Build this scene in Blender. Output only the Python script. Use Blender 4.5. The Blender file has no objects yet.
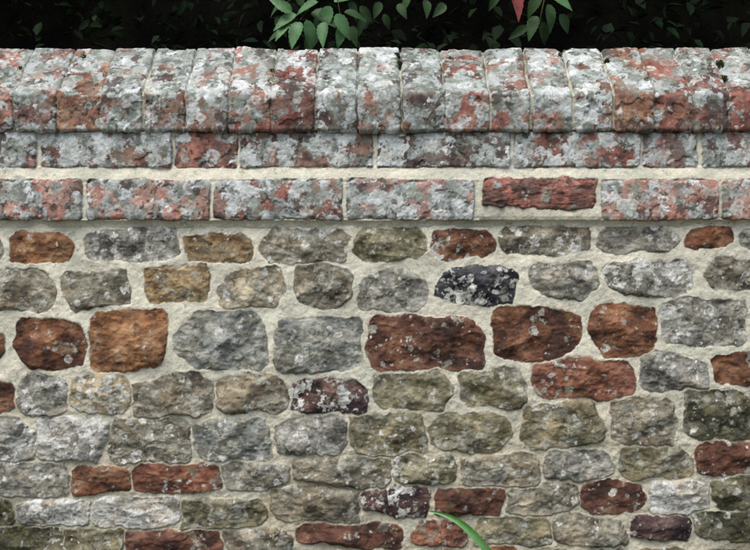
import bpy, math, numpy as np
from mathutils import Vector
rng=np.random.default_rng(7)
K=0.0017; D=1.6; ZC=0.62
f32=np.float32
def WX(px,p=0.0): return (px-375.0)*K*(D-p)/D
def WZ(py,p=0.0): return ZC+(275.0-py)*K*(D-p)/D
def lin(c):
    c=np.array(c,float)/255.0
    return np.where(c<=0.04045,c/12.92,((c+0.055)/1.055)**2.4)
# ---------------------------------------------------------------- noise
TAB=(rng.random((256,256))*2-1).astype(f32)
def vn(x,y,seed):
    xf=np.floor(x); yf=np.floor(y)
    xi=xf.astype(np.int32); yi=yf.astype(np.int32)
    fx=(x-xf).astype(f32); fy=(y-yf).astype(f32)
    fx=fx*fx*(3-2*fx); fy=fy*fy*(3-2*fy)
    a=(xi+seed*37)&255; b=(yi+seed*91)&255; a1=(a+1)&255; b1=(b+1)&255
    return (TAB[a,b]*(1-fx)+TAB[a1,b]*fx)*(1-fy)+(TAB[a,b1]*(1-fx)+TAB[a1,b1]*fx)*fy
def fbm(x,y,w,octv,seed,rough=0.5):
    r=0; amp=1.0; t=0
    for i in range(octv):
        c,s=math.cos(0.7*i+0.3),math.sin(0.7*i+0.3)
        r=r+amp*vn((x*c-y*s)/w+13.7*i,(x*s+y*c)/w+5.1*i,seed+i*3); t+=amp; amp*=rough; w*=0.5
    return r/t*1.4
def sm(x,a,b):
    t=np.clip((x-a)/(b-a),0,1); return t*t*(3-2*t)
# ---------------------------------------------------------------- cells
def cell_sdf(xs,ss,cells,warp1,warp2,gap,k):
    X,S=np.meshgrid(xs,ss)
    wx=X+warp1*fbm(X,S,0.034,2,1)+warp2*fbm(X,S,0.009,3,2)
    ws=S+warp1*fbm(X,S,0.034,2,3)+warp2*fbm(X,S,0.009,3,4)
    d1=np.full(X.shape,0.03); d2=np.full(X.shape,0.03); idx=np.full(X.shape,-1,int)
    m=0.022
    for n,c in enumerate(cells):
        i0,i1=np.searchsorted(xs,[c['x0']-m,c['x1']+m]); j0,j1=np.searchsorted(ss,[c['s0']-m,c['s1']+m])
        if i1<=i0 or j1<=j0: continue
        cx=(c['x0']+c['x1'])/2; cy=(c['s0']+c['s1'])/2; a=(c['x1']-c['x0'])/2; b=(c['s1']-c['s0'])/2
        wf=c.get('wf',1.0)
        x=X[j0:j1,i0:i1]+(wx-X)[j0:j1,i0:i1]*wf-cx; y=S[j0:j1,i0:i1]+(ws-S)[j0:j1,i0:i1]*wf-cy
        tot=np.zeros(x.shape)
        for (ang,off,sd) in ((0,a,b),(90,b,a),(180,a,b),(270,b,a)):
            jit=min(c['jit'],0.10*57*c.get('jm',1)*0.03/max(sd,0.01))
            t=math.radians(ang+rng.normal(0,jit))
            tot+=np.exp(np.clip((x*math.cos(t)+y*math.sin(t)-off)/k,-60,30))
        for ang in (45,135,225,315):
            t=math.radians(ang+rng.normal(0,c['cj']))
            off=a*abs(math.cos(t))+b*abs(math.sin(t))-rng.uniform(*c['cut'])*min(a,b)
            tot+=np.exp(np.clip((x*math.cos(t)+y*math.sin(t)-off)/k,-60,30))
        d=k*np.log(tot)
        A=d1[j0:j1,i0:i1]; B=d2[j0:j1,i0:i1]; I=idx[j0:j1,i0:i1]
        less=d<A
        B[...]=np.where(less,A,np.minimum(B,d)); A[...]=np.where(less,d,A); I[...]=np.where(less,n,I)
    d=np.maximum(d1,(d1-d2)/2+gap)
    return X,S,d,idx
def grid_mesh(name,P,attrs,mat):
    ny,nx=P.shape[:2]
    me=bpy.data.meshes.new(name)
    me.vertices.add(nx*ny); me.vertices.foreach_set('co',P.reshape(-1).astype(f32))
    I=np.arange(nx*ny).reshape(ny,nx)
    Q=np.stack([I[:-1,:-1],I[:-1,1:],I[1:,1:],I[1:,:-1]],-1).reshape(-1)
    nf=len(Q)//4
    me.loops.add(nf*4); me.loops.foreach_set('vertex_index',Q.astype(np.int32))
    me.polygons.add(nf); me.polygons.foreach_set('loop_start',np.arange(0,nf*4,4,dtype=np.int32))
    me.update(calc_edges=True)
    me.polygons.foreach_set('use_smooth',np.ones(nf,bool))
    for k,v in attrs.items():
        v=np.concatenate([v,np.ones(v.shape[:2]+(1,))],-1)
        at=me.attributes.new(k,'FLOAT_COLOR','POINT'); at.data.foreach_set('color',v.reshape(-1).astype(f32))
    me.materials.append(mat)
    ob=bpy.data.objects.new(name,me); bpy.context.scene.collection.objects.link(ob)
    return ob
def lerp(c,col,m): 
    return c+(np.asarray(col,f32)-c)*m[...,None]
# lichen thalli stamped as irregular patches
def thalli(c,h,xs,ss,X,S,prob,N,rmin,rmax,pw,tones,seed,thick,alpha=.93,irr=.45):
    r_=np.random.default_rng(seed)
    wx=(X+.0020*fbm(X,S,.0085,3,seed+1,.6)).astype(f32); ws=(S+.0020*fbm(X,S,.0085,3,seed+2,.6)).astype(f32)
    tex=(.90+.18*fbm(X,S,.004,2,seed+5)).astype(f32)
    eat=fbm(X,S,.006,3,seed+7,.6); big=fbm(X,S,.016,3,seed+9,.55)
    cx=r_.uniform(xs[0],xs[-1],N); cs=r_.uniform(ss[0],ss[-1],N)
    ii=np.clip(np.searchsorted(xs,cx),0,len(xs)-1); jj=np.clip(np.searchsorted(ss,cs),0,len(ss)-1)
    ok=r_.random(N)<prob[jj,ii]
    rad=np.clip(rmin*(r_.random(N)+1e-6)**(-1/pw),rmin,rmax); tn=r_.integers(len(tones),size=N); hol=r_.random(N); al=r_.uniform(.5,1,N)*alpha
    asp=r_.uniform(.6,1.0,N); aa=r_.uniform(0,3.14,N)
    order=np.argsort(-rad[ok]); K_=np.nonzero(ok)[0][order]
    for n in K_:
        r=rad[n]; m=r*1.35+.003
        i0,i1=np.searchsorted(xs,[cx[n]-m,cx[n]+m]); j0,j1=np.searchsorted(ss,[cs[n]-m,cs[n]+m])
        if i1<=i0 or j1<=j0: continue
        sl=(slice(j0,j1),slice(i0,i1))
        dx=wx[sl]-cx[n]; dy=ws[sl]-cs[n]; ca,sa=math.cos(aa[n]),math.sin(aa[n])
        q=np.hypot(dx*ca+dy*sa,(dy*ca-dx*sa)/asp[n])/r
        q=q+irr*min(1,r/.003)*(big[sl]+.5*eat[sl])
        mk=np.clip((1-q)*r/.0011,0,1)*np.clip(1.2+eat[sl]*1.8,0,1)
        if hol[n]<.18 and r>.004: mk=mk*np.clip(.4+(q-.35)*3,.4,1)
        mk=mk*al[n]
        tone=np.asarray(tones[tn[n]],f32)*((.84+.20*np.clip(q,0,1))*tex[sl])[...,None]
        c[sl]=c[sl]+(tone-c[sl])*mk[...,None]; h[sl]+=mk*thick
# ---------------------------------------------------------------- node helper
class NT:
    def __init__(s,name):
        s.m=bpy.data.materials.new(name); s.m.use_nodes=True; s.t=s.m.node_tree; s.N=s.t.nodes; s.L=s.t.links
        s.b=s.N['Principled BSDF']
    def put(s,sock,v):
        if v is None: return
        if isinstance(v,bpy.types.NodeSocket): s.L.new(v,sock)
        else:
            if isinstance(v,(tuple,list,np.ndarray)) and len(v)==3 and sock.type=='RGBA': v=tuple(v)+(1,)
            sock.default_value=v
    def math(s,op,a,b=None,c=None,clamp=False):
        n=s.N.new('ShaderNodeMath'); n.operation=op; n.use_clamp=clamp
        for i,v in enumerate((a,b,c)): s.put(n.inputs[i],v)
        return n.outputs[0]
    def mix(s,f,a,b,bt='MIX'):
        n=s.N.new('ShaderNodeMix'); n.data_type='RGBA'; n.blend_type=bt
        s.put(n.inputs[0],f); s.put(n.inputs[6],a); s.put(n.inputs[7],b); return n.outputs[2]
    def noise(s,scale,detail=4,rough=.55):
        if not hasattr(s,'tc'): s.tc=s.N.new('ShaderNodeTexCoord')
        n=s.N.new('ShaderNodeTexNoise'); n.inputs['Scale'].default_value=scale; n.inputs['Detail'].default_value=detail
        n.inputs['Roughness'].default_value=rough
        s.L.new(s.tc.outputs['Object'],n.inputs['Vector']); return n.outputs[0]
    def attr(s,name):
        n=s.N.new('ShaderNodeAttribute'); n.attribute_name=name; return n
    def scale(s,col,f):
        n=s.N.new('ShaderNodeVectorMath'); n.operation='SCALE'; s.L.new(col,n.inputs[0]); s.put(n.inputs['Scale'],f); return n.outputs[0]
def masonry_mat(name):
    t=NT(name)
    nD=t.noise(480,2,.6)
    c=t.scale(t.attr('col').outputs['Color'],t.math('MULTIPLY_ADD',nD,.8,.62))
    t.L.new(c,t.b.inputs['Base Color']); t.b.inputs['Roughness'].default_value=.93; t.b.inputs['Specular IOR Level'].default_value=.2
    bp=t.N.new('ShaderNodeBump'); bp.inputs['Distance'].default_value=.0014; bp.inputs['Strength'].default_value=.4
    t.L.new(t.noise(260,3,.6),bp.inputs['Height']); t.L.new(bp.outputs[0],t.b.inputs['Normal'])
    return t.m
M_STONE=masonry_mat('rubble_stone_and_mortar'); M_BRICK=masonry_mat('lichen_brick')
# ---------------------------------------------------------------- stones
PAL=dict(rust=((120,82,62),(72,54,48),(148,112,88)),orange=((150,110,80),(106,78,60),(180,146,114)),tan=((164,153,129),(114,105,86),(192,185,164)),
 grey=((147,145,136),(93,91,86),(182,180,170)),gb=((136,129,112),(86,80,70),(172,166,148)),dark=((60,60,68),(36,36,42),(98,96,98)),
 dred=((106,74,62),(62,48,44),(136,102,84)),olive=((138,132,108),(86,82,62),(170,163,134)),redb=((132,90,74),(82,60,52),(160,116,96)),
 white=((182,179,170),(122,117,110),(206,204,196)),slate=((145,148,141),(97,101,98),(178,181,173)),mag=((88,70,68),(52,44,46),(126,108,102)),
 ochre=((160,140,108),(110,92,68),(186,170,136)),dg=((98,96,78),(60,60,46),(130,126,102)))
R_=[
 [(-58,236,4,262,'gb',.3,.4,.1),(10,232,75,262,'orange',.1,.12,.1),(86,229,178,262,'grey',.9,.4,.1),(184,234,256,262,'ochre',.3,.35,.1),(262,229,350,262,'gb',.5,.5,.3),(355,228,427,260,'olive',.35,.3,.55),(433,230,497,257,'rust',.7,.15,.2),(501,222,590,255,'gb',.6,.35,.4),(598,225,680,252,'grey',.3,.6,.2),(686,226,732,249,'rust',.1,.1,.3),(738,229,800,249,'grey',.5,.4,.2)],
 [(-40,269,56,310,'gb',.4,.5,.15),(61,272,138,308,'gb',.35,.5,.15),(146,267,210,302,'ochre',.35,.3,.3),(219,268,290,308,'tan',.55,.55,.15),(296,264,353,310,'gb',.25,.6,.2),(360,268,428,312,'grey',.4,.6,.2),(435,266,522,306,'dark',.7,.1,.05),(530,263,598,300,'grey',.35,.6,.2),(605,261,694,296,'grey',.9,.5,.1),(703,258,775,290,'gb',.4,.4,.2)],
 [(-70,330,3,366,'rust',.1,.1,.1),(10,319,86,369,'rust',.12,.14,.12),(89,311,166,369,'orange',.08,.08,.08),(173,311,268,369,'slate',.15,.55,.1),(276,319,362,371,'slate',.25,.5,.1),(367,316,484,370,'dred',.15,.12,.1),(493,309,580,360,'rust',.12,.08,.15),(588,305,655,356,'rust',.12,.1,.25),(661,300,746,346,'grey',.8,.5,.25),(752,296,820,340,'gb',.3,.4,.3)],
 [(-60,384,14,416,'rust',.1,.1,.2),(16,376,68,416,'grey',.95,.3,.1),(72,374,130,414,'tan',1.0,.3,.05),(132,376,214,416,'gb',.25,.5,.2),(218,376,287,412,'gb',.3,.4,.15),(290,379,368,413,'mag',.9,.1,.05),(374,374,451,409,'olive',.2,.4,.3),(459,370,527,408,'olive',.15,.45,.3),(534,361,633,398,'redb',.3,.15,.1),(639,357,708,390,'grey',.5,.5,.2),(714,355,780,383,'rust',.1,.1,.2)],
 [(-50,418,34,462,'grey',1.0,.4,.2),(36,419,108,461,'white',1.3,.2,.05),(110,420,188,464,'gb',.7,.5,.15),(190,420,270,462,'slate',.6,.6,.15),(276,415,347,455,'grey',.5,.5,.3),(349,415,426,453,'olive',.5,.4,.25),(431,414,510,452,'olive',.15,.4,.3),(520,403,603,447,'olive',.35,.45,.2),(610,399,678,445,'gb',.4,.4,.3),(684,389,770,440,'dg',.3,.4,.4)],
 [(-55,463,68,495,'grey',.4,.6,.35),(71,466,130,492,'rust',.1,.1,.1),(132,465,221,492,'redb',.2,.2,.05),(224,462,290,490,'grey',.4,.5,.3),(292,458,390,486,'gb',.3,.5,.4),(393,456,457,484,'olive',.9,.3,.4),(463,456,540,486,'tan',.3,.6,.15),(542,450,612,481,'grey',.3,.5,.3),(616,447,692,478,'olive',.2,.45,.3),(695,444,775,474,'dred',.2,.15,.2)],
 [(-60,498,12,526,'dg',.2,.2,.7),(16,498,90,526,'white',1.2,.4,.1),(93,497,178,528,'white',1.0,.3,.15),(181,496,268,528,'olive',.2,.5,.25),(272,488,360,520,'gb',.2,.4,.3),(364,486,428,514,'mag',1.0,.2,.15),(434,488,503,514,'dred',.1,.15,.35),(508,484,578,514,'gb',.35,.4,.2),(581,482,646,513,'dred',.25,.15,.1),(650,481,708,512,'white',1.2,.4,.05),(711,476,780,508,'dg',.2,.35,.45)],
 [(-50,530,62,556,'dg',.3,.3,.6),(65,530,124,556,'olive',.2,.5,.3),(127,530,222,556,'dred',.1,.15,.2),(226,530,292,554,'gb',.4,.5,.3),(297,524,403,547,'dred',.1,.12,.3),(412,520,470,546,'redb',.3,.15,.2),(474,516,550,545,'olive',.3,.5,.3),(554,516,627,545,'gb',.35,.4,.3),(630,515,690,540,'mag',.4,.2,.1),(693,511,775,540,'dg',.3,.3,.5)],
]
keys=['gb','gb','olive','grey','grey','rust','redb','tan','slate','orange']
def rs(): 
    k=keys[rng.integers(len(keys))]; rr=k in('rust','redb','orange')
    return (k,rng.uniform(.1,.6)*(.4 if rr else 1),.12 if rr else rng.uniform(.3,.6),rng.uniform(.1,.4))
for row in R_:
    while row[0][0]>-720:
        f=row[0]; w=rng.uniform(58,100); g=rng.uniform(3,8); row.insert(0,(f[0]-g-w,f[1]+rng.uniform(-3,3),f[0]-g,f[3]+rng.uniform(-3,3))+rs())
    while row[-1][2]<1470:
        f=row[-1]; w=rng.uniform(58,100); g=rng.uniform(3,8); row.append((f[2]+g,f[1]+rng.uniform(-3,3),f[2]+g+w,f[3]+rng.uniform(-3,3))+rs())
for y0,y1 in ((552,580),(584,612),(616,650)):
    row=[]; x=-740
    while x<1480:
        w=rng.uniform(60,105); row.append((x,y0+rng.uniform(-2,2)+(6 if x<300 else -3),x+w,y1+rng.uniform(-2,2)+(6 if x<300 else -3))+rs()); x+=w+rng.uniform(3,7)
    R_.append(row)
cells=[]
for ri,row in enumerate(R_):
    for s in row:
        x0,y0,x1,y1,k,w,g,m=s
        f=rng.uniform(.93,1.07); gx_=.4 if ri<3 else 1.0; gy_=.6 if ri<3 else 1.2
        cells.append(dict(x0=WX(x0-gx_),x1=WX(x1+gx_),s0=WZ(y1+gy_),s1=WZ(y0-gy_),jit=4.0,jm=1.5,cj=13,cut=(.02,.60) if ri<3 else (.0,.5),
            c=[lin(q)*f for q in PAL[k]],dat=(w,g,m),H=rng.uniform(.006,.013) if ri<3 else rng.uniform(.005,.012)))
fine=np.arange(-.69,.6901,.00115)
g=[]; x=.69; st=.0012
while x<1.8: st=min(st*1.03,.005); x+=st; g.append(x)
g=np.array(g); xs=np.concatenate([-g[::-1],fine,g])
zs=np.r_[np.arange(-.02,.14,.003),np.arange(.14,WZ(222),.00115)]
X,S,d,idx=cell_sdf(xs,zs,cells,.0044,.0024,.0015,.0024)
X=X.astype(f32); S=S.astype(f32)
n=len(cells)
def arr(key,default): return np.array([c[key] for c in cells]+[default],f32)[idx]
inner=np.clip(-d,0,None)
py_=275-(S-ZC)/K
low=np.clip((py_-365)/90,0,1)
H=arr('H',0.006)
h=H*(1-np.exp(-inner/.0042))
CX=np.array([(c['x0']+c['x1'])/2 for c in cells]+[0],f32)[idx]; CY=np.array([(c['s0']+c['s1'])/2 for c in cells]+[0],f32)[idx]
for j in range(5):
    ang=rng.uniform(0,6.28,n+1); sl=rng.uniform(.10,.38,n+1); of=rng.uniform(.8,1.5,n+1)
    pl=H*of[idx]+sl[idx]*((X-CX)*np.cos(ang[idx])+(S-CY)*np.sin(ang[idx])*1.3)+.0012*fbm(X,S,.018,3,40+j*7)
    h=np.minimum(h,np.maximum(pl,.001))
env=1-np.exp(-inner/.004)
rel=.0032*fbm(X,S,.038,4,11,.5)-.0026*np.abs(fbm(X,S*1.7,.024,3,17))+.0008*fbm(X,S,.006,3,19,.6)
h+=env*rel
mort=.0010-.0026*low+(.0022+.0008*low)*fbm(X,S,.030,3,23)+(.0007+.0005*low)*fbm(X,S,.007,3,25)
mort=mort-.0014*np.exp(-np.clip(d,0,None)/.0016)*np.clip(.1+1.2*fbm(X,S,.03,2,29),0,1)
blend=np.clip(d/.0014+.5,0,1)
def paint(cells,idx,X,S,d,rel,mdk,moss_extra,brick):
    C=np.array([np.array(c['c']) for c in cells]+[np.full((3,3),.2)],f32)
    dat=np.array([list(c['dat']) for c in cells]+[[.1,0,.1]],f32)[idx]
    col=C[idx,0]
    off=rng.uniform(-3,3,len(cells)+1)[idx].astype(f32)
    Xo=X+off; So=S+off*.7
    a=fbm(Xo,So*(1.0 if brick else 1.5),.030,5,101,.55)
    m=sm(a,.02,.45)[...,None]*.85; col=col+(C[idx,1]-col)*m
    m=sm(-a,.05,.5)[...,None]*.9; col=col+(C[idx,2]-col)*m
    b=fbm(Xo,So,.0075,3,111,.6); col=col*(1+.30*b)[...,None]
    one=np.full(X.shape+(3,),1,f32)
    if not brick:
        hu=sm(fbm(Xo,So,.05,3,117),.0,.5)*.5
        col=col*(1+hu[...,None]*np.array([.16,.03,-.15],f32))
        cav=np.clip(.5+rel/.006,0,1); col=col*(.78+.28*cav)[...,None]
    else:  # thin grey-green film dulls the bare brick
        fl=sm(fbm(X,S,.028,5,119,.6),-.35,.5)*.50*np.clip(dat[...,1]*1.8,.1,1)
        col=lerp(col,lin((140,142,130)),fl)
    cr=fbm(X,S,.028 if brick else .020,6,121,.63)
    th=(.64 if brick else .62)-1.25*dat[...,1]
    mk=sm(cr,th,th+.09)
    t=fbm(X,S,.013,5,127,.65)
    if brick: cc=lerp(one*lin((120,129,120)).astype(f32),lin((182,190,188)),sm(t,-.4,.5))
    else: cc=lerp(one*lin((122,120,106)).astype(f32),lin((180,179,166)),sm(t,-.2,.5))
    cc=cc*(1+.22*b)[...,None]
    col=col+(cc-col)*(mk*(.90 if brick else .70))[...,None]
    if not brick:
        wb=fbm(X,S,.020,6,125,.66); th=.78-.70*np.clip(dat[...,0],0,1.3)
        m=sm(wb,th,th+.12)*.88
        wc=lerp(one*lin((184,186,178)).astype(f32),lin((222,222,216)),sm(fbm(X,S,.007,4,129,.6),-.4,.4))
        col=col+(wc-col)*m[...,None]
    sp=fbm(X,S,.010,5,131,.7); m=sm(sp,.40,.58)*(.8 if brick else .6); col=lerp(col,lin((58,54,50)),m)
    ms=fbm(X,S,.026,6,137,.64); mo=np.clip(dat[...,2]+moss_extra,0,1.3); th=.75-1.0*mo
    m=sm(ms,th,th+.32)*.66
    mc=lerp(one*lin((64,64,44)).astype(f32),lin((130,126,86)),sm(fbm(X,S,.006,3,141,.7),-.4,.5))
    col=col+(mc-col)*m[...,None]
    mt=one*lin((220,216,196)).astype(f32)
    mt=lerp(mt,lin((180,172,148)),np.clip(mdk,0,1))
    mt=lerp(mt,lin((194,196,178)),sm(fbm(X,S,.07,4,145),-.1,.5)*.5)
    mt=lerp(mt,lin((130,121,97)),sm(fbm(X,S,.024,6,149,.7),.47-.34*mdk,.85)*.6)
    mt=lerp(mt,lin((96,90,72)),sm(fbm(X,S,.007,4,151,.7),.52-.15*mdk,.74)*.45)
    mt=mt*(1+.11*fbm(X,S,.004,3,153,.7)+.10*fbm(X,S,.03,2,155))[...,None]
    mm=np.clip(d/.0012+.5,0,1)
    col=col+(mt-col)*mm[...,None]
    ln=np.exp(-((d-.0002)/.0010)**2)*np.clip(fbm(X,S,.02,3,157)*1.6+(.35 if brick else .05),0,1)*(.7 if brick else .5)
    col=lerp(col,lin((62,54,44)),ln)
    return col,dat,mk,mm
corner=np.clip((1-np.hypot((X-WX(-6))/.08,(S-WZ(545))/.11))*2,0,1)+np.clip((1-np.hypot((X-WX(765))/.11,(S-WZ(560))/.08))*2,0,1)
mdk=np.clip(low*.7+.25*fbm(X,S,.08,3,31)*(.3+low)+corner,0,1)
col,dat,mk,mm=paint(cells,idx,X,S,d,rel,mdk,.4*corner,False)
hh=h*(1-blend)+mort*blend
clus=sm(fbm(X,S,.045,3,161),-.35,.45)
prob=np.clip((.0+dat[...,0]*1.25)*(.25+.95*clus)*(1-mm)+mm*(.02+.10*low),0,1)
TW=[lin((224,224,218)),lin((206,208,200)),lin((186,190,180)),lin((216,214,202)),lin((166,169,154))]
thalli(col,hh,xs,zs,X,S,prob,40000,.0012,.008,2.0,TW,300,.0003,.95,.42)
thalli(col,hh,xs,zs,X,S,np.clip(dat[...,2]*(1-mm)*.5,0,1),5000,.001,.004,2.0,[lin((162,148,84)),lin((150,144,92))],320,.0002,.6)
thalli(col,hh,xs,zs,X,S,np.clip((.25+0*mm)*(1-mm),0,1),9000,.0009,.005,2.0,[lin((56,52,48)),lin((84,78,70))],330,.0,.7)
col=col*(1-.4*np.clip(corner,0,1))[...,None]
wall=bpy.data.objects.new('stone_wall',None); bpy.context.scene.collection.objects.link(wall)
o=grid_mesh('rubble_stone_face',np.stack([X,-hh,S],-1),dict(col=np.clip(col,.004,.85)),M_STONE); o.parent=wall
# ---------------------------------------------------------------- brick courses
prof=[(230,-.006),(227,.000),(223.5,.003),(221.2,.006),(219.8,.0100),(216,.0118),(200,.0110),(183,.010),(179,.0085),(175,.007),(169,.004),(166,.003),(133,.003),(131.5,.003),(130.8,.007),(130,.011),(128.5,.013),(112,.0145),(98,.0155),(95.6,.0155)]
pts=[(-p,WZ(py,p)) for py,p in prof]; pys=[a for a,_ in prof]
yr=.085; zr=ZC+(275-50.5)*K*(D+yr)/D
ye,ze=pts[-1]
pts+= [(ye+.0018,ze+.0024),(yr-.004,zr-.0035),(yr-.001,zr-.0008),(yr+.003,zr-.0008),(yr+.008,zr-.006),(.186,ze+.004),(.190,ze-.004),(.190,ze-.06),(.170,ze-.061)]
pts=np.array(pts); seg=np.r_[0,np.cumsum(np.hypot(*np.diff(pts,axis=0).T))]
def s_of(py): return float(np.interp(-py,[-a for a in pys],seg[:len(pys)]))
sr=float(seg[-1]); s_ridge=float(seg[len(pys)+2])
ss=np.r_[np.arange(0,s_ridge+.01,.0011),np.arange(s_ridge+.013,sr,.004),sr]
PY=np.interp(ss,seg,pts[:,0]); PZ=np.interp(ss,seg,pts[:,1])
ty=np.gradient(PY,ss); tz=np.gradient(PZ,ss); 
ker=np.ones(3)/3; ty=np.convolve(np.pad(ty,1,'edge'),ker,'valid'); tz=np.convolve(np.pad(tz,1,'edge'),ker,'valid')
ln=np.hypot(ty,tz); NY=-tz/ln; NZ=ty/ln
cells=[]
BP=dict(red=((148,98,86),(100,72,66),(172,124,110)),salm=((178,128,114),(130,96,88),(196,156,142)),brn=(( 122,94,82),(76,62,58),(154,120,104)),org=((154,114,92),(106,80,68),(178,144,120)),
 dk=((92,76,72),(56,49,48),(126,104,97)),pink=((166,129,120),(116,93,89),(188,160,152)),mar=((122,76,68),(80,56,54),(148,102,92)))
def brick(x0,x1,py0,py1,p,k,w,g,m=.05,top=None,**kw):
    f=rng.uniform(.93,1.07)
    c=dict(x0=WX(x0,p),x1=WX(x1,p),s0=s_of(py1),s1=top if top else s_of(py0),jit=.8,jm=.4,cj=8,cut=(.0,.12),c=[lin(q)*f for q in BP[k]],dat=(w,g,m),H=rng.uniform(.0022,.0045),gx=rng.normal(0,.016),gs=rng.normal(0,.010))
    c.update(kw); cells.append(c)
jx=[-30,13,57,100,143,185,228,271,315,358,401,445,490,531,574,614,655,693,731,772]
st_=['red','pink','org','pink','brn','pink','red','mar','dk','pink','dk','red','red','pink','brn','org','red','mar','red']
wv=[.6,.7,.5,.8,.7,.85,.6,.55,.85,.9,.5,.6,.65,.8,.9,.6,.6,.6,.8]
gv=[.48,.54,.38,.68,.58,.66,.42,.40,.68,.74,.70,.44,.46,.62,.74,.46,.42,.42,.54]
while jx[0]>-720: jx.insert(0,jx[0]-rng.uniform(41,45)); st_.insert(0,list(BP)[rng.integers(7)]); wv.insert(0,.7); gv.insert(0,rng.uniform(.4,.65))
while jx[-1]<1470: jx.append(jx[-1]+rng.uniform(41,45)); st_.append(list(BP)[rng.integers(7)]); wv.append(.7); gv.append(rng.uniform(.4,.65))
for i in range(len(jx)-1):
    brick(jx[i]+rng.uniform(.2,1.4),jx[i+1]-rng.uniform(.2,1.4),95,131,.016,st_[i],wv[i],gv[i],.16,top=sr+.03,cut=(.0,.12),gx=rng.normal(0,.035),gs=0,H=rng.uniform(.0020,.0062))
row2=[(-90,37,'pink',.8,.62),(42,172,'brn',.95,.62),(174.5,237,'red',.55,.24),(240,373,'brn',.95,.56),(378,510,'dk',1.0,.50),(514,640,'red',.95,.48),(643,698,'pink',.9,.50),(702,830,'pink',.85,.56)]
row3=[(-46,82,'salm',.75,.48),(87,210,'salm',.7,.58),(214,343,'red',.8,.54),(347,474,'pink',.85,.58),(602,718,'salm',.7,.40),(722,850,'salm',.5,.30)]
def ext(r,w0):
    r=list(r); kk=list(BP)
    while r[0][0]>-720: r.insert(0,(r[0][0]-5-w0,r[0][0]-5,kk[rng.integers(7)],rng.uniform(.5,.9),rng.uniform(.35,.6)))
    while r[-1][1]<1470: r.append((r[-1][1]+5,r[-1][1]+5+w0,kk[rng.integers(7)],rng.uniform(.5,.9),rng.uniform(.35,.6)))
    return r
for a,b,k,w,g_ in ext(row2,128): brick(a,b,131.6,168,.003,k,w,g_)
for a,b,k,w,g_ in ext(row3,124): brick(a,b,179.5,220,.011,k,w,g_)
brick(482,597,178,208,.011,'red',.25,.12,.05,wf=2.0,jit=2,jm=1,cut=(.0,.25),H=.0045)
X,S,d,idx=cell_sdf(xs,ss,cells,.0015,.0012,.0007,.0008)
X=X.astype(f32); S=S.astype(f32)
n=len(cells)
def A_(k,df): return np.array([c[k] for c in cells]+[df],f32)[idx]
inner=np.clip(-d,0,None)
CX=A_('x0',0)/2+A_('x1',0)/2; CY=A_('s0',0)/2+A_('s1',0)/2
h=A_('H',.003)*(1-np.exp(-inner/.0008))+A_('gx',0)*(X-CX)+A_('gs',0)*np.clip(S-CY,-.03,.03)
h-=np.exp(-inner/.005)*.0060*np.clip(fbm(X,S,.018,4,61)-.1,0,1)*2
isred=(idx==n-1)
rel=.0015*fbm(X,S,.026,4,63,.55)+.0006*fbm(X,S,.006,3,67,.6)
rel=rel+isred*(.0020*fbm(X,S*2.2,.024,4,69,.55)-.0025*np.abs(fbm(X,S*2.4,.022,3,70)))
h+=rel
s_ar=s_of(96)
h-=np.exp(-((S-s_ar-.001)/.0045)**2)*(.0070*np.clip(fbm(X,S,.024,4,71)-.05,0,1))
sp_=fbm(X,S,.045,4,72,.55); h-=.0022*sm(sp_,.42,.50)
bandm=np.clip((S-s_of(182))/.004,0,1)*np.clip((s_of(165)-S)/.004,0,1)+np.clip((s_of(219)-S)/.002,0,1)
red=(X>WX(478))&(X<WX(600))&(S<s_of(176))
mort=-.0014+.0020*np.clip(bandm+red*1.0,0,1)+.0014*fbm(X,S,.025,3,73)+.0005*fbm(X,S,.006,3,75)
mort=mort-.0014*(S>s_of(130))
blend=np.clip(d/.0010+.5,0,1); hh=h*(1-blend)+mort*blend
mdk=np.clip(.12+.85*(S>s_of(131.5))-.2*bandm+.25*fbm(X,S,.05,2,79),0,1)
top=sm(S,s_of(97),s_of(96)+.006)*(S<s_ridge+.1)
front=(S>s_of(130))*(1-top)
col,dat,mk,mm=paint(cells,idx,X,S,d,rel,mdk,0,True)
one=np.full(X.shape+(3,),1,f32)
cr=fbm(X,S,.034,6,171,.62); m=sm(cr,.06,.17)*top*.85*(1-mm*.7)
cc=lerp(one*lin((130,138,128)).astype(f32),lin((180,187,184)),sm(fbm(X,S,.013,4,173,.62),-.35,.4)); col=col+(cc-col)*m[...,None]
m=sm(fbm(X,S,.022,5,175,.6),.24,.42)*front*.65; col=lerp(col,lin((140,100,78)),m*(1-mm))
m=sm(fbm(X,S,.024,5,177,.66),.34,.48)*.8*(1-mm); col=lerp(col,lin((80,70,66)),m)
wb=fbm(X,S,.030,6,179,.64); th=.68-.56*np.clip(dat[...,0]-.3*front,0,1.3)+.5*isred+.25*bandm
m=sm(wb,th,th+.10)*.88*(1-.6*mm)
wc=lerp(one*lin((180,188,184)).astype(f32),lin((222,226,224)),sm(fbm(X,S,.009,4,183,.65),-.4,.4)); col=col+(wc-col)*m[...,None]; hh=hh+m*.0004
clus=sm(fbm(X,S,.05,3,181),-.4,.35)
prob=np.clip(dat[...,0]*(.3+.7*clus)*(1-.75*mm)+top*.1*(1-mm),0,1)*np.where(bandm>.5,.25,1)*(1-.4*front)*(1-.6*isred)
TB=[lin((224,228,226)),lin((208,214,210)),lin((190,198,192)),lin((172,181,170)),lin((214,214,204)),lin((148,158,144))]
thalli(col,hh,xs,ss,X,S,prob,11000,.0026,.014,1.5,TB,400,.0004,.93,.42)
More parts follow.
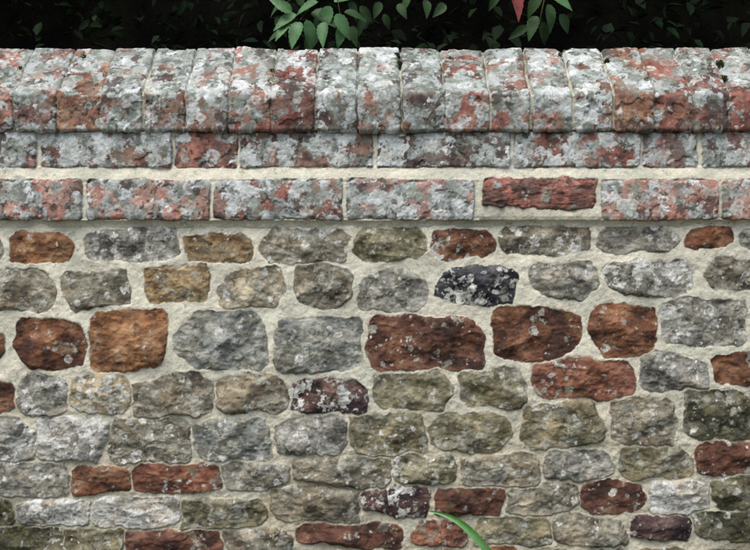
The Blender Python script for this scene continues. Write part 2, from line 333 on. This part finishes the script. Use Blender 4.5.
thalli(col,hh,xs,ss,X,S,np.clip(.5*(1-mm),0,1),7500,.0012,.008,1.7,[lin((64,57,55)),lin((96,86,80)),lin((134,92,80)),lin((116,124,110))],410,-.0002,.85)
thalli(col,hh,xs,ss,X,S,prob,9000,.0014,.005,1.9,TB,420,.0003,.95,.3)
P=np.stack([X,PY[:,None]+NY[:,None]*hh,PZ[:,None]+NZ[:,None]*hh],-1)
o=grid_mesh('brick_coping_and_courses',P,dict(col=np.clip(col,.004,.85)),M_BRICK); o.parent=wall
# ---------------------------------------------------------------- simple mesh
def simple(name,V,F,mats,mi=None,smooth=False,parent=None):
    me=bpy.data.meshes.new(name); me.from_pydata([tuple(v) for v in V],[],F)
    for m in mats: me.materials.append(m)
    if mi is not None: me.polygons.foreach_set('material_index',np.array(mi,dtype=np.int32))
    if smooth: me.polygons.foreach_set('use_smooth',np.ones(len(F),bool))
    me.update(); ob=bpy.data.objects.new(name,me); bpy.context.scene.collection.objects.link(ob)
    if parent: ob.parent=parent
    return ob
def plain(name,c1,c2,sc,rough=.8,bump=0.0,spec=.2,trans=0):
    t=NT(name); nn=t.noise(sc,3,.6); f=t.math('MULTIPLY_ADD',nn,4,-1.5,clamp=True)
    t.L.new(t.mix(f,c1,c2),t.b.inputs['Base Color']); t.b.inputs['Roughness'].default_value=rough; t.b.inputs['Specular IOR Level'].default_value=spec
    if bump:
        b=t.N.new('ShaderNodeBump'); b.inputs['Distance'].default_value=bump; t.L.new(t.noise(sc*3,3,.7),b.inputs['Height']); t.L.new(b.outputs[0],t.b.inputs['Normal'])
    return t.m
M_core=plain('wall_core_mortar',(.4,.37,.3),(.25,.22,.16),20,.95,.004)
x0,x1,y0,y1,z0,z1=-1.79,1.79,.012,.172,-.05,ze-.045
V=[(x0,y0,z0),(x1,y0,z0),(x1,y1,z0),(x0,y1,z0),(x0,y0,z1),(x1,y0,z1),(x1,y1,z1),(x0,y1,z1)]
simple('wall_core',V,[(0,1,5,4),(1,2,6,5),(2,3,7,6),(3,0,4,7),(4,5,6,7)],[M_core],parent=wall)
# ground
M_ground=plain('soil_ground',(.09,.065,.035),(.05,.06,.02),9,.95,.02)
gx=np.r_[-150,-40,-10,np.linspace(-4,4,60),10,40,150]; V=[];F=[]
for j,yy in enumerate(gx):
    for i,xx in enumerate(gx):
        V.append((xx,yy,.012*float(fbm(np.array([xx]),np.array([yy]),.5,3,81)[0])))
ng=len(gx)
for j in range(ng-1):
    for i in range(ng-1): a=j*ng+i; F.append((a,a+1,a+ng+1,a+ng))
simple('ground',V,F,[M_ground],smooth=True)
# ---------------------------------------------------------------- leaves
def leaf_cloud(C,size,droop,fn=None):
    N=len(C); a=rng.uniform(0,6.283,N); el=rng.normal(droop,.5,N)
    dr=np.stack([np.cos(a)*np.cos(el),np.sin(a)*np.cos(el),np.sin(el)],-1)
    up=np.stack([rng.normal(0,.5,N),rng.normal(-.3,.5,N),np.ones(N)],-1)
    sd=np.cross(dr,up); sd/=np.linalg.norm(sd,axis=1)[:,None]+1e-9; nm=np.cross(sd,dr)
    L=size*rng.uniform(.6,1.3,N); W=L*rng.uniform(.2,.3,N)
    o=lambda t,w,z: C+dr*(L*t)[:,None]+sd*(W*w)[:,None]+nm*(L*z)[:,None]
    V=np.stack([o(0,0,0),o(.35,1,.08),o(.72,.7,.03),o(1,0,-.1),o(.72,-.7,.03),o(.35,-1,.08)],1).reshape(-1,3)
    I=np.arange(N)[:,None]*6
    F=np.concatenate([I+np.array([[0,3,2,1]]),I+np.array([[0,5,4,3]])],0)
    return V,F
def cloud_obj(name,V,F,mats,mi,parent=None):
    me=bpy.data.meshes.new(name); me.vertices.add(len(V)); me.vertices.foreach_set('co',V.astype(f32).reshape(-1))
    k=F.shape[1]; me.loops.add(F.size); me.loops.foreach_set('vertex_index',F.astype(np.int32).reshape(-1))
    me.polygons.add(len(F)); me.polygons.foreach_set('loop_start',np.arange(0,F.size,k,dtype=np.int32)); me.update(calc_edges=True)
    for m in mats: me.materials.append(m)
    me.polygons.foreach_set('material_index',mi.astype(np.int32)); me.update()
    ob=bpy.data.objects.new(name,me); bpy.context.scene.collection.objects.link(ob)
    if parent: ob.parent=parent
    return ob
MLd=plain('dark_leaf',(.022,.034,.018),(.05,.075,.035),8,.6,0,.15)
MLm=plain('mid_leaf',(.025,.055,.018),(.05,.10,.035),30,.5,0,.25)
MLg=plain('fresh_leaf',(.06,.15,.055),(.11,.24,.09),60,.45,0,.35)
MLr=plain('red_leaf',(.30,.06,.06),(.42,.12,.10),60,.5,0,.3)
Mbark=plain('bark',(.04,.03,.02),(.09,.07,.05),30,.9,.004)
hedge=bpy.data.objects.new('hedge',None); bpy.context.scene.collection.objects.link(hedge)
N=30000; C=np.stack([rng.uniform(-4,4,N),1.0+rng.gamma(2,.16,N),rng.uniform(.1,3.4,N)],-1)
C[:,1]+=.25*fbm(C[:,0],C[:,2],.5,3,90)
V,F=leaf_cloud(C,.05,-.3); mi=(rng.random(N)<.15).astype(int); cloud_obj('hedge_foliage',V,F,[MLd,MLm],np.r_[mi,mi],hedge)
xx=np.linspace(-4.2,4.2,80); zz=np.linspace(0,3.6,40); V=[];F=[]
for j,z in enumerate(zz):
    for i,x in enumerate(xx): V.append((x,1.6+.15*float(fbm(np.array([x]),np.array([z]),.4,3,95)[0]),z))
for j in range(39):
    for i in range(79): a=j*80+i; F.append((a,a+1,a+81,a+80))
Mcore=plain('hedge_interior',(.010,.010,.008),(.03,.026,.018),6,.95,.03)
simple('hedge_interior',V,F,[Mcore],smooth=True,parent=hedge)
sky_block_tree=bpy.data.objects.new('sky_block_tree',None); bpy.context.scene.collection.objects.link(sky_block_tree)  # unseen tree, added so its crown blocks sky light above the hedge
def limb(path,r0,r1,seg=9):
    V=[];F=[]; n=len(path)
    for i,p in enumerate(path):
        p=Vector(p); t=(Vector(path[min(i+1,n-1)])-Vector(path[max(i-1,0)])).normalized()
        a=t.orthogonal().normalized(); b=t.cross(a); r=r0+(r1-r0)*i/(n-1)
        for k in range(seg): an=6.2832*k/seg; V.append(p+a*r*math.cos(an)+b*r*math.sin(an))
    for i in range(n-1):
        for k in range(seg): F.append((i*seg+k,i*seg+(k+1)%seg,(i+1)*seg+(k+1)%seg,(i+1)*seg+k))
    return V,F
TV=[];TF=[]
def addl(path,r0,r1):
    V,F=limb(path,r0,r1); o=len(TV); TV.extend(V); TF.extend([tuple(a+o for a in f) for f in F])
addl([(.8,2.4,-.05),(.75,2.4,.8),(.85,2.35,1.6),(.7,2.2,2.6),(.6,2.2,3.8)],.16,.07)
for k in range(9):
    a=k*.7; z=1.7+.2*k; ex=(.75+1.7*math.cos(a),2.2+1.6*math.sin(a)-.5,z+.9)
    addl([(.75,2.3,z),((.75+ex[0])/2,(2.3+ex[1])/2,z+.6),ex],.05,.015)
simple('sky_block_trunk',TV,TF,[Mbark],smooth=True,parent=sky_block_tree)
N=15000; th=rng.uniform(0,6.283,N); rr=rng.uniform(.2,1,N)**.5  # added out-of-view leaf canopy that keeps the hedge dark
C=np.stack([.3+3.6*rr*np.cos(th),2.0+1.9*rr*np.sin(th),2.3+rng.uniform(-.5,1.3,N)*(1.15-rr*.6)],-1)
C[:,2]+=.3*fbm(C[:,0],C[:,1],.7,3,97)
V,F=leaf_cloud(C,.13,-.3); mi=(rng.random(N)<.2).astype(int); cloud_obj('sky_block_crown',V,F,[MLd,MLm],np.r_[mi,mi],sky_block_tree)
def nice_leaf(base,dr,nrm,L,W,V,F,serr=.06):
    dr=Vector(dr).normalized(); sd=dr.cross(Vector(nrm)).normalized(); nm=sd.cross(dr)
    n=14; o=len(V)
    for i in range(n+1):
        t=i/n; w=W*(math.sin(math.pi*min(1,t**.75))**.85)*(1-.25*t)
        if i in(0,n): w=0.0004
        w*=1+(serr if i%2 else -serr)
        c=Vector(base)+dr*L*t-nm*L*.22*t*t
        V.append(c+sd*w+nm*w*.45); V.append(c); V.append(c-sd*w+nm*w*.45)
    for i in range(n):
        a=o+i*3; F.append((a,a+1,a+4,a+3)); F.append((a+1,a+2,a+5,a+4))
def PW(px,py,y): s=(D+y)/D; return Vector(((px-375)*K*s,y,ZC+(275-py)*K*s))
def shrub(name,leaves,stems,mats):
    V=[];F=[];mi=[]
    for (x,y,dp,ang,L,m) in leaves:
        b=PW(x,y,dp); a=math.radians(ang); f0=len(F)
        nice_leaf(b,(math.cos(a),rng.uniform(-.45,.3),math.sin(a)),(rng.uniform(-.6,.6),-1,rng.uniform(.1,1.1)),L*K,L*K*rng.uniform(.22,.30),V,F)
        mi+= [m]*(len(F)-f0)
    for st,r in stems:
        v,f=limb(st,r,r*.5,6); o=len(V); V+=v; F+=[tuple(a+o for a in q) for q in f]; mi+=[len(mats)-1]*len(f)
    return simple(name,V,F,mats,mi,smooth=True)
Mst=plain('reddish_stem',(.12,.05,.03),(.10,.10,.04),30,.6)
lv=[(292,12,.3,150,30,0),(296,14,.31,215,34,0),(300,22,.3,250,34,0),(306,20,.29,285,34,0),(312,12,.33,330,36,1),(300,6,.34,80,26,1),(318,2,.3,200,32,0),
 (330,6,.32,250,34,0),(336,14,.31,300,34,0),(344,12,.33,345,30,1),(334,2,.35,20,30,0),(352,26,.34,280,26,1),(284,32,.33,200,24,1),(322,30,.35,235,26,1),(290,20,.31,235,32,0),(324,22,.31,265,32,0),(345,24,.32,250,30,0),(360,6,.36,310,26,1),(380,2,.4,250,22,1),(276,18,.35,300,26,1),(310,34,.33,260,24,1),(425,0,.4,280,24,1),(445,4,.42,230,24,1),
 (286,2,.36,210,28,1),(348,0,.36,300,28,1),(366,18,.38,240,24,1),(316,16,.36,280,30,1),(398,4,.42,300,22,1),(410,-4,.42,240,24,1),(384,14,.42,290,20,1)]
stems=[([PW(330,-60,.33),PW(322,-20,.33),PW(312,4,.32),PW(300,20,.31)],.0016),([PW(330,-60,.33),PW(336,-10,.33),PW(340,14,.33)],.0014),([(PW(310,-260,.6)),PW(325,-150,.4),PW(330,-60,.33)],.003)]
shrub('leafy_shrub',lv,stems,[MLg,MLm,Mst])
lv=[(540,-6,.3,240,30,1),(548,4,.31,280,34,1),(552,-4,.32,330,30,0),(536,16,.33,250,32,1),(528,26,.34,210,28,1),(560,14,.34,300,26,1),(542,22,.33,285,28,1),(510,-14,.28,292,42,2),(500,-8,.36,235,26,1)]
stems=[([PW(548,-200,.5),PW(545,-60,.34),PW(545,-4,.32),PW(540,20,.33),PW(528,40,.36)],.002),([PW(545,-60,.34),PW(520,-30,.3),PW(508,-12,.28)],.0012)]
shrub('leafy_shrub',lv,stems,[MLg,MLm,MLr,Mst])
Mmoss=plain('moss',(.02,.03,.008),(.07,.075,.02),120,.9)
def on_slope(px,py):
    y=-.016
    for _ in range(40):
        s=(D+y)/D; z=ZC+(275-py)*K*s; zt=ze+(y-ye)*(zr-ze)/(yr-ye)
        y+= (z-zt)*.5
    return PW(px,py,y)
for (px,py,r,nn) in ((399,66,.010,420),(397,57,.008,240),(719,66,.011,460),(724,80,.008,260),(84,58,.007,180),(607,62,.007,180),(450,60,.006,120),(272,72,.006,140),(20,70,.006,130),(560,56,.006,120)):
    c=on_slope(px,py); u=rng.normal(0,1,(nn,3)); u/=np.linalg.norm(u,axis=1)[:,None]
    C=np.array(c)+u*r*rng.random((nn,1))**.4*np.array([.7,1.2,.9]); V,F=leaf_cloud(C,.0035,.6); cloud_obj('moss_clump',V,F,[Mmoss],np.zeros(len(F)))
Mgr=plain('grass_green',(.05,.10,.02),(.10,.17,.04),20,.6)
N=5200; bx=rng.uniform(-1.9,1.9,N); by=-.02-rng.gamma(1.3,.09,N); Hh=rng.uniform(.03,.115,N); la=rng.uniform(0,6.283,N); ben=Hh*rng.uniform(.1,.6,N); w=rng.uniform(.0012,.0028,N)
wa=rng.uniform(0,6.283,N); Vs=[]
for t in (0,.4,.75,1.0):
    cx=bx+np.cos(la)*ben*t*t; cy=np.minimum(by-np.abs(np.sin(la))*ben*t*t,-.018); cz=Hh*t*(1-.15*t)
    for sgn in(-1,1): Vs.append(np.stack([cx+sgn*w*(1-t*.93)*np.cos(wa),cy+sgn*w*(1-t*.93)*np.sin(wa),cz],-1))
V=np.stack(Vs,1).reshape(-1,3); I=np.arange(N)[:,None]*8
F=np.concatenate([I+np.array([[0,1,3,2]]),I+np.array([[2,3,5,4]]),I+np.array([[4,5,7,6]])],0)
cloud_obj('grass',V,F,[Mgr],np.zeros(len(F)))
Mlg=plain('grass_leaf_bright',(.10,.28,.07),(.17,.36,.13),50,.45,0,.4)
path=[(428,511,1.0),(437,512.5,2.6),(447,515.5,4.4),(458,521,6),(468,529,7.4),(478,539,8.2),(487,550,8.4),(497,566,8),(508,590,7),(516,618,5.5),(520,642,4)]
V=[];F=[]; n=len(path)
for i,(a,b,w) in enumerate(path):
    p0=path[max(0,i-1)]; p1=path[min(n-1,i+1)]; tx,tz_=p1[0]-p0[0],p1[1]-p0[1]; l=math.hypot(tx,tz_); nx,nz=-tz_/l,tx/l
    yy=-.035-.03*math.sin(i/(n-1)*3.1)
    V+= [PW(a+nx*w/2,b+nz*w/2,yy-.001),PW(a,b,yy+.0016*min(1,w/6)),PW(a-nx*w/2,b-nz*w/2,yy-.002)]
for i in range(n-1):
    a=i*3; F+= [(a,a+1,a+4,a+3),(a+1,a+2,a+5,a+4)]
o=simple('long_grass_leaf',V,F,[Mlg],smooth=True); md=o.modifiers.new('s','SUBSURF'); md.levels=2; md.render_levels=2
# ---------------------------------------------------------------- light / camera
el=math.radians(60); rot=math.radians(205)
w=bpy.data.worlds.new('World'); bpy.context.scene.world=w; w.use_nodes=True
nt=w.node_tree; sk=nt.nodes.new('ShaderNodeTexSky'); sk.sky_type='NISHITA'; sk.sun_disc=False; sk.sun_elevation=el; sk.sun_rotation=rot; sk.air_density=1.0; sk.dust_density=3.0
nt.links.new(sk.outputs[0],nt.nodes['Background'].inputs[0]); nt.nodes['Background'].inputs[1].default_value=.15
sd=Vector((math.sin(rot)*math.cos(el),math.cos(rot)*math.cos(el),math.sin(el)))
L=bpy.data.lights.new('sun','SUN'); L.energy=2.4; L.angle=math.radians(45); L.color=(1,.96,.9)
lo=bpy.data.objects.new('sun',L); lo.rotation_euler=sd.to_track_quat('Z','Y').to_euler(); bpy.context.scene.collection.objects.link(lo)
cam=bpy.data.cameras.new('camera'); cam.sensor_width=36; cam.lens=36*D/(750*K); cam.clip_start=.02; cam.clip_end=500
co=bpy.data.objects.new('camera',cam); co.location=(0,-D,ZC); co.rotation_euler=(math.pi/2,0,0); bpy.context.scene.collection.objects.link(co)
bpy.context.scene.camera=co
vs=bpy.context.scene.view_settings; vs.view_transform='Standard'; vs.look='None'; vs.exposure=0
